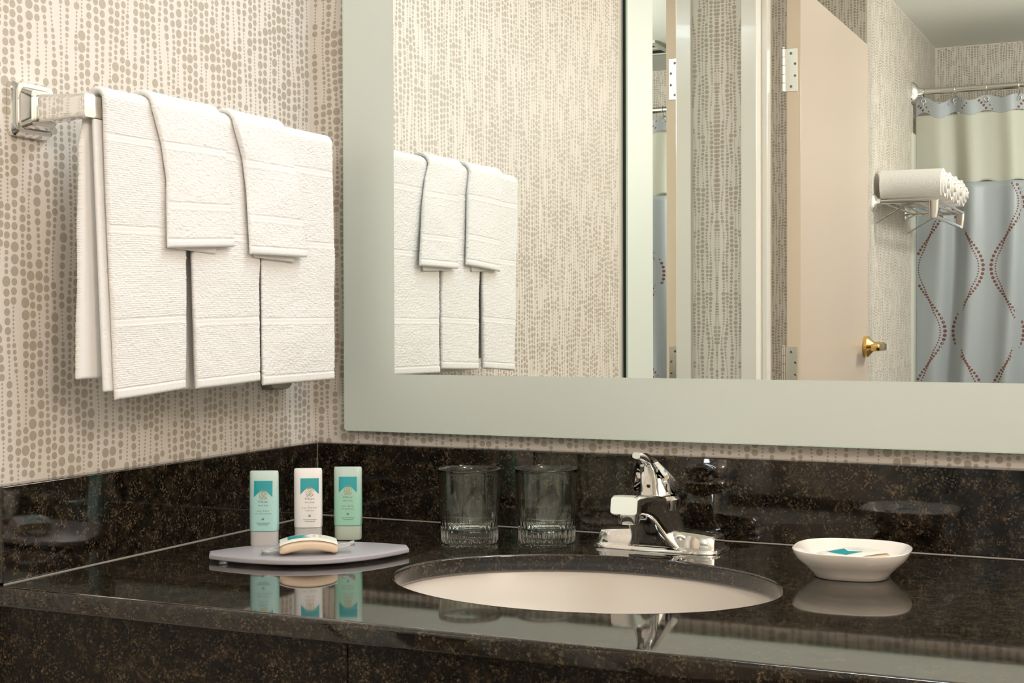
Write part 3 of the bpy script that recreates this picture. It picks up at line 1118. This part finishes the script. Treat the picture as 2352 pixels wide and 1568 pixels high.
def bottle(x, y, rz, H, mbody, mcap, texts, label, dx=0.0):
    t = empty('toiletry_bottle', (x, y, TZ), rz, label, 'bottle', 'toiletry bottles on the tray')
    W = .0335
    cap = MB()
    rr = []
    for (k, z) in ((.97, 0), (1, .001), (1, .0145), (1, .0165)):
        rr.append([(a, b_, z) for (a, b_) in sq(0, 0, (W - .0012) * k, .0215 * k, 56, 3.2)])
    cap.loft(rr)
    cap.build('cap', mcap, t, auto=40)
    body = MB()
    rr = []
    zs = [(.0166, .96), (.0175, 1), (.03, 1), (.045, 1), (.06, 1), (.072, 1), (H - .004, 1), (H - .0016, .985), (H - .0004, .96), (H, .92)]
    for (z, k) in zs:
        hd = half_depth(z, H) * (1 if k == 1 else k * (.9 if k > .95 else .75))
        rr.append([(a, b_, z) for (a, b_) in sq(0, 0, W * k, hd * 2, 56, 3.4)])
    body.loft(rr)
    tube_o = body.build('tube_body', mbody, t, auto=50)

    def surf(px, pz, off):
        hd = half_depth(pz, H)
        q = max(0.0, 1 - (abs(px) / (W / 2)) ** 3.4) ** (1 / 3.4)
        return (px, -hd * q - off, pz)

    def put(name, V, F, m_, off):
        mesh(name, [surf(v[0], v[1], off) for v in V], F, m_, tube_o, False)
    # teal flag with a notch cut from below
    zt, zl, hw, zn = H - .0112, H - .0300, .0108, H - .0232
    V, F = [], []
    nn_ = 24
    for k in range(nn_ + 1):
        u = -hw + 2 * hw * k / nn_
        peak = abs(u) / hw
        lo = zl + (zn - zl) * min(1, (1 - peak) * 1.55)
        for r__ in range(7):
            V.append((u + dx, lo + (zt - lo) * r__ / 6))
    for k in range(nn_):
        for r__ in range(6):
            a = k * 7 + r__
            F.append((a, a + 7, a + 8, a + 1))
    put('teal_flag', V, F, M['teal'], .00012)
    # gold sun-and-waves emblem: spiral, rays, wave lines
    V, F = [], []

    def stroke(pts, w):
        n0 = len(V)
        for i, p in enumerate(pts):
            a = pts[max(i - 1, 0)]
            b_ = pts[min(i + 1, len(pts) - 1)]
            tx, tz = b_[0] - a[0], b_[1] - a[1]
            l = math.hypot(tx, tz) or 1
            V.append((p[0] - tz / l * w / 2, p[1] + tx / l * w / 2))
            V.append((p[0] + tz / l * w / 2, p[1] - tx / l * w / 2))
        for i in range(len(pts) - 1):
            F.append((n0 + 2 * i, n0 + 2 * i + 1, n0 + 2 * i + 3, n0 + 2 * i + 2))
    cz_ = H - .0262
    stroke([(dx + .0032 * (k / 36) * math.cos(k * .42), cz_ + .0032 * (k / 36) * math.sin(k * .42)) for k in range(2, 37)], .0005)
    for k in range(11):
        a = -.3 + k * (PI + .6) / 10
        stroke([(dx + .0037 * math.cos(a), cz_ + .0037 * math.sin(a)), (dx + .0050 * math.cos(a + .15), cz_ + .0050 * math.sin(a + .15))], .0006)
    for r__ in range(3):
        stroke([(dx - .0045 + .009 * k / 14, cz_ - .0032 - r__ * .0013 + .0006 * math.sin(k * .9 + r__)) for k in range(15)], .0005)
    put('sun_emblem', V, F, M['gold_print'], .0002)
    V, F = [], []
    for (s_, size, z, sp) in texts:
        v_, f_ = text_mesh(s_, size, sp)
        n0 = len(V)
        V += [(a[0] + dx, a[1] + z) for a in v_]
        F += [[q + n0 for q in f__] for f__ in f_]
    for r__, (w, z) in enumerate(((.0075, H - .0605), (.0055, H - .0625))):
        k = -w
        rg = random.Random(r__)
        while k < w:
            l = rg.uniform(.0004, .0010)
            n0 = len(V)
            V += [(k + dx, z), (k + l + dx, z), (k + l + dx, z + .0009), (k + dx, z + .0009)]
            F.append((n0, n0 + 1, n0 + 2, n0 + 3))
            k += l + .0004
    put('printed_text', V, F, M['grey_print'], .00014)
    zm = H - .0565
    V = [(dx - .0014, zm), (dx + .0014, zm), (dx + .0014, zm + .0014), (dx - .0014, zm + .0014), (dx - .0014, zm + .0018), (dx + .0014, zm + .0018), (dx + .0014, zm + .0023), (dx - .0014, zm + .0023)]
    put('teal_mark', V, [(0, 1, 2, 3), (4, 5, 6, 7)], M['teal'], .00016)
    return t


def texts(a, b_, H):
    return [('PriKere', .0036, H - .0365, 1.0), ('marine', .0034, H - .0405, 1.25), (a, .0031, H - .0468, 1.35), (b_, .0031, H - .0500, 1.35)]


bottle(.1440, -.3255, math.radians(26), .0870, M['b_aqua'], M['cap'], texts('sea kelp', 'conditioner', .087), 'pale aqua bottle reading sea kelp conditioner on the lilac tray', 0.0)
bottle(.1745, -.2790, math.radians(30), .0868, M['b_white'], M['cap'], texts('sea fennel', 'lotion', .0868), 'milky white bottle reading sea fennel lotion on the lilac tray', .0022)
bottle(.2095, -.2455, math.radians(26), .0868, M['b_green'], M['cap_green'], texts('sea kelp', 'shampoo', .0868), 'pale green bottle reading sea kelp shampoo on the lilac tray', .0006)


# ------------------------------------------------------------------ wrapped soap bars
def soap_bar(x, y, z, rz, L, W, T, label, arch, tails=True, flag_u=-.55):
    t = empty('wrapped_soap', (x, y, z), rz, label, 'soap', 'wrapped soap bars')

    def bend(u, v, w):
        # arch the bar slightly along its length
        return (u, v, w + arch * (1 - (2 * u / L) ** 2))
    for nm, k, m_ in (('soap_block', 1.0, M['soap']),):
        mb = MB()
        rr = []
        for i in range(17):
            u = -L / 2 + L * i / 16
            e = min(1, (1 - abs(2 * u / L)) * 7 + .12)
            e = math.sqrt(1 - (1 - min(1, e)) ** 2)
            rr.append([bend(u, a, T * .47 + b_) for (a, b_) in sq(0, 0, W * (.82 + .18 * e), T * .94 * (.45 + .55 * e), 36, 3.6)])
        mb.loft(rr)
        mb.build(nm, m_, t, auto=60)
    # printed paper top of the wrapper
    mb = MB()
    V, F = [], []
    for i in range(15):
        for j in range(9):
            u, v = (-.5 + i / 14) * L * 1.0, (-.5 + j / 8) * W * .985
            dz = T * (1 - .05 * abs(2 * u / L) ** 6 - .16 * abs(2 * v / W) ** 8) + .0006
            V.append(bend(u, v, dz))
    for i in range(14):
        for j in range(8):
            a = i * 9 + j
            F.append((a, a + 9, a + 10, a + 1))
    wt_o = mesh('wrapper_top', V, F, M['wrap_white'], t, True)
    # teal flag and small print on top
    def top(u, v, off):
        dz = T * (1 - .05 * abs(2 * u / L) ** 6 - .16 * abs(2 * v / W) ** 8) + .0006 + off
        return bend(u, v, dz)
    V, F = [], []
    hw = W * .26
    for k in range(9):
        v = -hw + 2 * hw * k / 8
        tip = -L * .02 - abs(abs(v) / hw - 0) * 0
        e = L * (.02 + .14 * abs(v) / hw) - L * .12
        for r__ in range(5):
            u = -L * .36 + (e + L * .36) * r__ / 4
            V.append(top(u, v, .0002))
    for k in range(8):
        for r__ in range(4):
            a = k * 5 + r__
            F.append((a, a + 5, a + 6, a + 1))
    mesh('teal_flag', V, [f[::-1] for f in F], M['teal'], wt_o, False)
    V, F = [], []
    for s_, sz, u0 in (('PriKere', .0040, L * .12), ('marine', .0034, L * .22)):
        v_, f_ = text_mesh(s_, sz, 1.1)
        n0 = len(V)
        V += [top(u0 - a[1], a[0], .0002) for a in v_]
        F += [[q + n0 for q in f__] for f__ in f_]
    mesh('printed_text', V, F, M['grey_print'], wt_o, False)
    if tails:
        for sg in (-1, 1):
            V, F = [], []
            rg = random.Random(5 + sg)
            for i in range(7):
                f = i / 6
                for j in range(13):
                    v = (-.5 + j / 12)
                    w_ = W * (.95 - .62 * min(1, f * 2.2) + .30 * max(0, f - .3))
                    u = sg * (L / 2 - .002 + .022 * f)
                    z_ = T * .45 + (.0020 * math.cos(j * 1.9 + i) * f) + (.004 * f if sg > 0 else -.003 * f) + rg.uniform(-.0004, .0004)
                    V.append((u, v * w_, max(z_, .0012)))
            for i in range(6):
                for j in range(12):
                    a = i * 13 + j
                    F.append((a, a + 13, a + 14, a + 1))
            o = mesh('wrapper_tail', V, F, M['wrapper'], t, True)
            so = o.modifiers.new('thickness', 'SOLIDIFY')
            so.thickness = .0003
    return t


soap_bar(.2265, -.3585, TZ + .0002, math.radians(35), .0640, .041, .0140, 'cream bar of soap in a clear wrapper lying on the lilac tray', .0050)

# ------------------------------------------------------------------ soap dish
ds = empty('soap_dish', (.804, -.198, CT), math.radians(4), 'small white porcelain soap dish beside the sink', 'dish')
mb = MB()
prof = [(.60, .0), (.63, .0008), (.66, .0045), (.80, .013), (.93, .0205), (1.0, .0285), (1.0, .0298), (.985, .0303), (.965, .0290), (.90, .0205), (.76, .0120), (.60, .0080), (.30, .0072), (.02, .0072)]
rings = [[(a * 1.0, b_, z) for (a, b_) in sq(0, 0, .1220 * k, .122 * k, 96, 2.7)] for (k, z) in prof]
rings.insert(0, [(a, b_, .0012) for (a, b_) in sq(0, 0, .1220 * .55, .122 * .55, 96, 2.7)])
mb.loft(rings)
mb.build('dish_body', M['porcelain'], ds, auto=50)
soap_bar(.804, -.198, CT + .0125, math.radians(62), .070, .050, .0125, 'soap bar in white paper wrapper resting inside the white dish', .0010, False)

# ------------------------------------------------------------------ shelf with rolled towel on the bathroom side wall
SZ = 1.563
sh = empty('towel_shelf', (XS, -3.9, SZ), 0, 'chrome wall shelf above the door handle in the reflection', 'shelf')
ya, yb_ = -3.59, -4.26
for yy in (ya, yb_):
    q = MB()
    q.loft([[(x, yy + u, SZ + v) for (u, v) in sq(0, 0, s_, s_, 36, 4)] for (x, s_) in ((XS + .0005, .062), (XS + .006, .062), (XS + .012, .050), (XS + .018, .030), (XS + .03, .022))])
    sub(q.build('wall_flange', M['chrome'], None, auto=30), sh)
    q = MB().tube([(XS + .02, yy, SZ), (XS + .232, yy, SZ)], .008, 14)
    sub(q.build('side_rail', M['chrome_soft']), sh)
    q = MB()
    q.loft([[(x + u, yy + v, z) for (u, v) in sq(0, 0, w, .022, 24, 5)] for (x, z, w) in ((.318, SZ, .034), (.318, SZ - .030, .032), (.316, SZ - .062, .026))])
    sub(q.build('front_post', M['chrome_soft']), sh)
    q = MB().tube([(XS + .15, yy - (.0 if yy == ya else 0), SZ - .008), (XS + .12, yy, SZ - .012), (XS + .012, yy, SZ - .075)], .003, 10)
    sub(q.build('brace', M['chrome_soft']), sh)
for k in range(6):
    x = XS + .035 + k * .039
    q = MB().tube([(x, ya, SZ), (x, yb_, SZ)], .0045, 12)
    sub(q.build('shelf_rod', M['chrome']), sh)
q = MB().tube([(.316, ya, SZ - .056), (.316, yb_, SZ - .056)], .007, 12)
sub(q.build('hanging_bar', M['chrome']), sh)


def rolled(yc, zc, label, seed):
    rg = random.Random(seed)
    mb = MB()
    pts = []
    turns = 3.3
    n = 130
    for k in range(n):
        a = k / (n - 1) * turns * 2 * PI
        r = .012 + .053 * (k / (n - 1)) ** .9
        pts.append((r, a))
    rings = []
    x0, x1 = XS + .022, XS + .236
    th = .0066
    outer_ = [(yc - r * 1.12 * math.cos(a + 2.2), zc + r * .93 * math.sin(a + 2.2), r) for (r, a) in pts]
    inner_ = [(yc - (r - th * 2) * 1.12 * math.cos(a + 2.2), zc + (r - th * 2) * .93 * math.sin(a + 2.2), r) for (r, a) in pts]
    for (x, k) in ((x0, 1), (x0 + .004, 1.01), (x1 - .02, 1.01), (x1 - .003, 1.0), (x1, .985)):
        ring = []
        for (y_, z_, r) in outer_:
            tel = (.030 * (1 - (r - .012) / .053)) if x > x0 + .01 else 0     # inner turns stick out
            ring.append((x + tel * (1 if x >= x1 - .021 else 0), y_, z_))
        for (y_, z_, r) in inner_[::-1]:
            tel = (.030 * (1 - (r - .012) / .053)) if x > x0 + .01 else 0
            ring.append((x + tel * (1 if x >= x1 - .021 else 0), y_, z_))
        rings.append(ring)
    nn = len(rings[0])
    V = [p for r in rings for p in r]
    F = []
    for i in range(len(rings) - 1):
        for j in range(nn):
            k = (j + 1) % nn
            F.append((i * nn + j, i * nn + k, (i + 1) * nn + k, (i + 1) * nn + j))
    for base in (0, (len(rings) - 1) * nn):
        for j in range(n - 1):
            F.append((base + j, base + j + 1, base + nn - 2 - j, base + nn - 1 - j))
    o = mesh('rolled_towel', V, F, M['bath_towel'], None, True, None, None, 50)
    return tag(o, label, 'towel', 'rolled bath towels on the chrome shelf')


for k_, yy in enumerate((-3.675, -3.835, -3.995, -4.155)):
    rolled(yy, SZ + .066, ['white rolled bath towel lying frontmost on the chrome shelf', 'second rolled white bath towel behind the frontmost one on the shelf',
                            'third rolled white bath towel from the front on the chrome shelf', 'rearmost rolled white bath towel on the chrome shelf'][k_], k_)

# ------------------------------------------------------------------ shower rod, curtain, rings, arm, vent
RY, RZ = -4.44, 2.085
rd = empty('shower_rod', (XS, RY, RZ), 0, 'chrome shower rod above the blue curtain', 'rod')
q = MB().tube([(XS + .02, RY, RZ), (2.28, RY, RZ)], .0125, 24)
sub(q.build('rod', M['chrome_soft']), rd)
q = MB()
q.loft([[(x, RY + u, RZ - .004 + v) for (u, v) in sq(0, 0, w, h, 36, 3.5)] for (x, w, h) in ((XS + .0005, .07, .095), (XS + .008, .068, .092), (XS + .018, .054, .074), (XS + .026, .038, .045), (XS + .045, .031, .031))])
sub(q.build('rod_flange', M['chrome'], None, auto=30), rd)

CY = -4.445
CZT = 2.040        # top of the cloth
CW = 1.9           # cloth spans this width


def fold(u):
    """curtain plan: y offset at a distance u along the rod"""
    return (.016 * math.sin(u * 2 * PI / .150 + .5) + .009 * math.sin(u * 2 * PI / .37 + 1.2) + .005 * math.sin(u * 2 * PI / .094))


def sag(u):
    return (.012 + .006 * math.cos(u * 5)) * math.cos((u - .146) * 2 * PI / .1255)


def curt_strip(name, x0, x1, z0, z1, m_, parent, wavy_top=False, wavy_bot=False, yo=0.0, nx=420, nzz=30):
    V, F = [], []
    for i in range(nx + 1):
        u = x0 + (x1 - x0) * i / nx
        for j in range(nzz + 1):
            t = j / nzz
            zt = z1 + (sag(u) if wavy_top else 0)
            zb = z0 + (sag(u) * .9 if wavy_bot else 0)
            z = zb + (zt - zb) * t
            k = .8 + .5 * (CZT - z)
            V.append((u, CY + yo + fold(u + .02 * math.sin(z * 3)) * min(k, 1.5), z))
    for i in range(nx):
        for j in range(nzz):
            a = i * (nzz + 1) + j
            F.append((a, a + nzz + 1, a + nzz + 2, a + 1))
    o = mesh(name, V, F, m_, parent, True)
    s_ = o.modifiers.new('thickness', 'SOLIDIFY')
    s_.thickness = .0006
    s_.offset = -1
    return o


sc_ = empty('shower_curtain', (0, 0, 0), 0, 'grey-blue shower curtain with pale sheer band and wavy brown dot lines', 'curtain')
X0C, X1C = XS + .012, XS + 2.1
curt_strip('header_band', X0C, X1C, 1.985, CZT + .008, M['curtain'], sc_, True, True)
curt_strip('sheer_panel', X0C, X1C, 1.700, 1.987, M['sheer'], sc_, False, True, -.0008)
curt_strip('curtain_body', X0C, X1C, .10, 1.702, M['curtain'], sc_, False, False, 0, 420, 60)
# brown dotted ogee lines on the cloth
dots = []
PX, AMP, HP = .1540, .062, .262


def line_x(n, z):
    s_ = 1 if n % 2 == 0 else -1
    return .168 + n * PX + s_ * AMP * math.cos((z - 1.088) * PI / HP)


for n in range(0, 12):
    for (off, r0, r1) in ((0, .0068, .0042), (1, .0030, .0052)):
        z = .15
        while z < 1.694:
            ph = (z - 1.088) * PI / HP
            w = (math.cos(ph) * (1 if n % 2 == 0 else -1))
            s_ = 1 if n % 2 == 0 else -1
            x = line_x(n, z) - math.copysign(.017, w) * min(1, abs(w) * 1.6) * off if off else line_x(n, z)
            if off:
                r = .0030 + .0018 * (1 - abs(w))
            else:
                r = .0040 + .0030 * abs(w)
            dots.append((x, z, r))
            slope_ = AMP * PI / HP * math.sin(ph)
            z += (2 * r + .0045) / math.sqrt(1 + slope_ ** 2)
for n in range(0, 14):
    for off in (0, .024):
        for k in range(4):
            z = 1.993 + k * .0135
            dots.append((X0C + .03 + n * .126 + off + (1 if n % 2 else -1) * k * .009, z, .0050 if off == 0 else .0034))
D = np.array([d for d in dots if X0C + .01 < d[0] < X1C - .01])
a = np.arange(10) * 2 * PI / 10
U = D[:, 0:1] + D[:, 2:3] * np.cos(a)[None]
Vv = D[:, 1:2] + D[:, 2:3] * np.sin(a)[None]
P = []
for u, z in zip(U.ravel(), Vv.ravel()):
    k = .8 + .5 * (CZT - z)
    e = 1e-3
    P.append((u, CY + fold(u + .02 * math.sin(z * 3)) * min(k, 1.5) + .0009, z + (sag(u) if z > 1.97 else 0)))
F = np.arange(len(P)).reshape(-1, 10)
mesh('dot_lines', P, F.tolist(), M['curtain_dot'], sc_, False)
for k in range(9):
    u = .146 + k * .1255
    gz = 2.030 + sag(u)
    q = MB()
    q.tube([(u + .0085 * math.cos(t), CY + fold(u + .02 * math.sin(gz * 3)) * .8 + .002, gz + .0085 * math.sin(t)) for t in [2 * PI * j / 16 for j in range(16)]], .0028, 8, 0, True)
    q.build('grommet', M['chrome'], sc_)
ORD = ['first', 'second', 'third', 'fourth', 'fifth', 'sixth', 'seventh', 'eighth', 'ninth']
ring0 = None
for k in range(9):
    u = .146 + k * .1255
    pts = [(0, .004 + .0 * math.sin(t), 0) for t in (0,)]
    if ring0 is None:
        pts = []
        for j in range(19):
            t = -.6 + j / 18 * (PI + 1.2)
            pts.append((0, .0175 * math.cos(t), .0175 * math.sin(t)))
        pts += [(.001, -.014, -.022), (0, -.004, -.038), (0, .004, -.052), (0, .006, -.057), (0, .004, -.061), (0, -.002, -.058)]
        ring0 = MB().tube(pts, .0016, 8).build('curtain_hook', M['chrome'])
        o = ring0
    else:
        o = ring0.copy()
        COL.objects.link(o)
    o.location = (u, RY, RZ)
    tag(o, ORD[k] + ' thin chrome curtain hook on the rod, counting from the side wall', 'curtain hook', 'curtain hooks on the shower rod')
# white liner edge beside the curtain
V, F = [], []
for i in range(60):
    u = XS + .004 + .5 * i / 59
    for j in range(12):
        V.append((u, CY - .045 + .006 * math.sin(u * 70), .2 + 1.78 * j / 11))
for i in range(59):
    for j in range(11):
        a = i * 12 + j
        F.append((a, a + 12, a + 13, a + 1))
o = mesh('shower_liner', V, F, M['liner'], None, True)
o.modifiers.new('thickness', 'SOLIDIFY').thickness = .0006
tag(o, 'plain white shower liner hanging behind the blue curtain', 'shower liner')
sa = empty('shower_fixture', (XS, -4.75, 2.06), 0, 'curved chrome shower arm rising over the curtain by the side wall', 'shower fixture')
q = MB().tube([(XS + .002, -4.75, 2.068), (XS + .04, -4.75, 2.080), (XS + .075, -4.75, 2.080), (XS + .105, -4.75, 2.068), (XS + .135, -4.75, 2.040), (XS + .15, -4.75, 2.02)], .011, 16)
sub(q.build('pipe', M['chrome']), sa)
q = MB().lathe([(.026, 0), (.024, .005), (.012, .009)], (XS + .0005, -4.75, 2.068), 32, 0, 'x')
sub(q.build('escutcheon', M['chrome']), sa)

vt_ = empty('ceiling_vent', (1.15, -4.5, BH), 0, 'pale louvred vent in the bathroom ceiling, seen in the tall dressing mirror', 'vent')
q = MB()
VX0, VX1, VY0, VY1 = 1.02, 1.32, -4.62, -4.32
q.box((VX0, VY0, BH - .012), (VX1, VY0 + .03, BH - .0005))
q.box((VX0, VY1 - .03, BH - .012), (VX1, VY1, BH - .0005))
q.box((VX0, VY0 + .03, BH - .012), (VX0 + .03, VY1 - .03, BH - .0005))
q.box((VX1 - .03, VY0 + .03, BH - .012), (VX1, VY1 - .03, BH - .0005))
q.box((VX0 + .03, (VY0 + VY1) / 2 - .02, BH - .012), (VX1 - .03, (VY0 + VY1) / 2 + .02, BH - .0005))
sub(q.build('vent_frame', M['vent'], None, False), vt_)
sub(boxo('vent_opening', (VX0 + .03, VY0 + .03, BH - .006), (VX1 - .03, VY1 - .03, BH - .0008), M['black']), vt_)

bpy.context.view_layer.update()
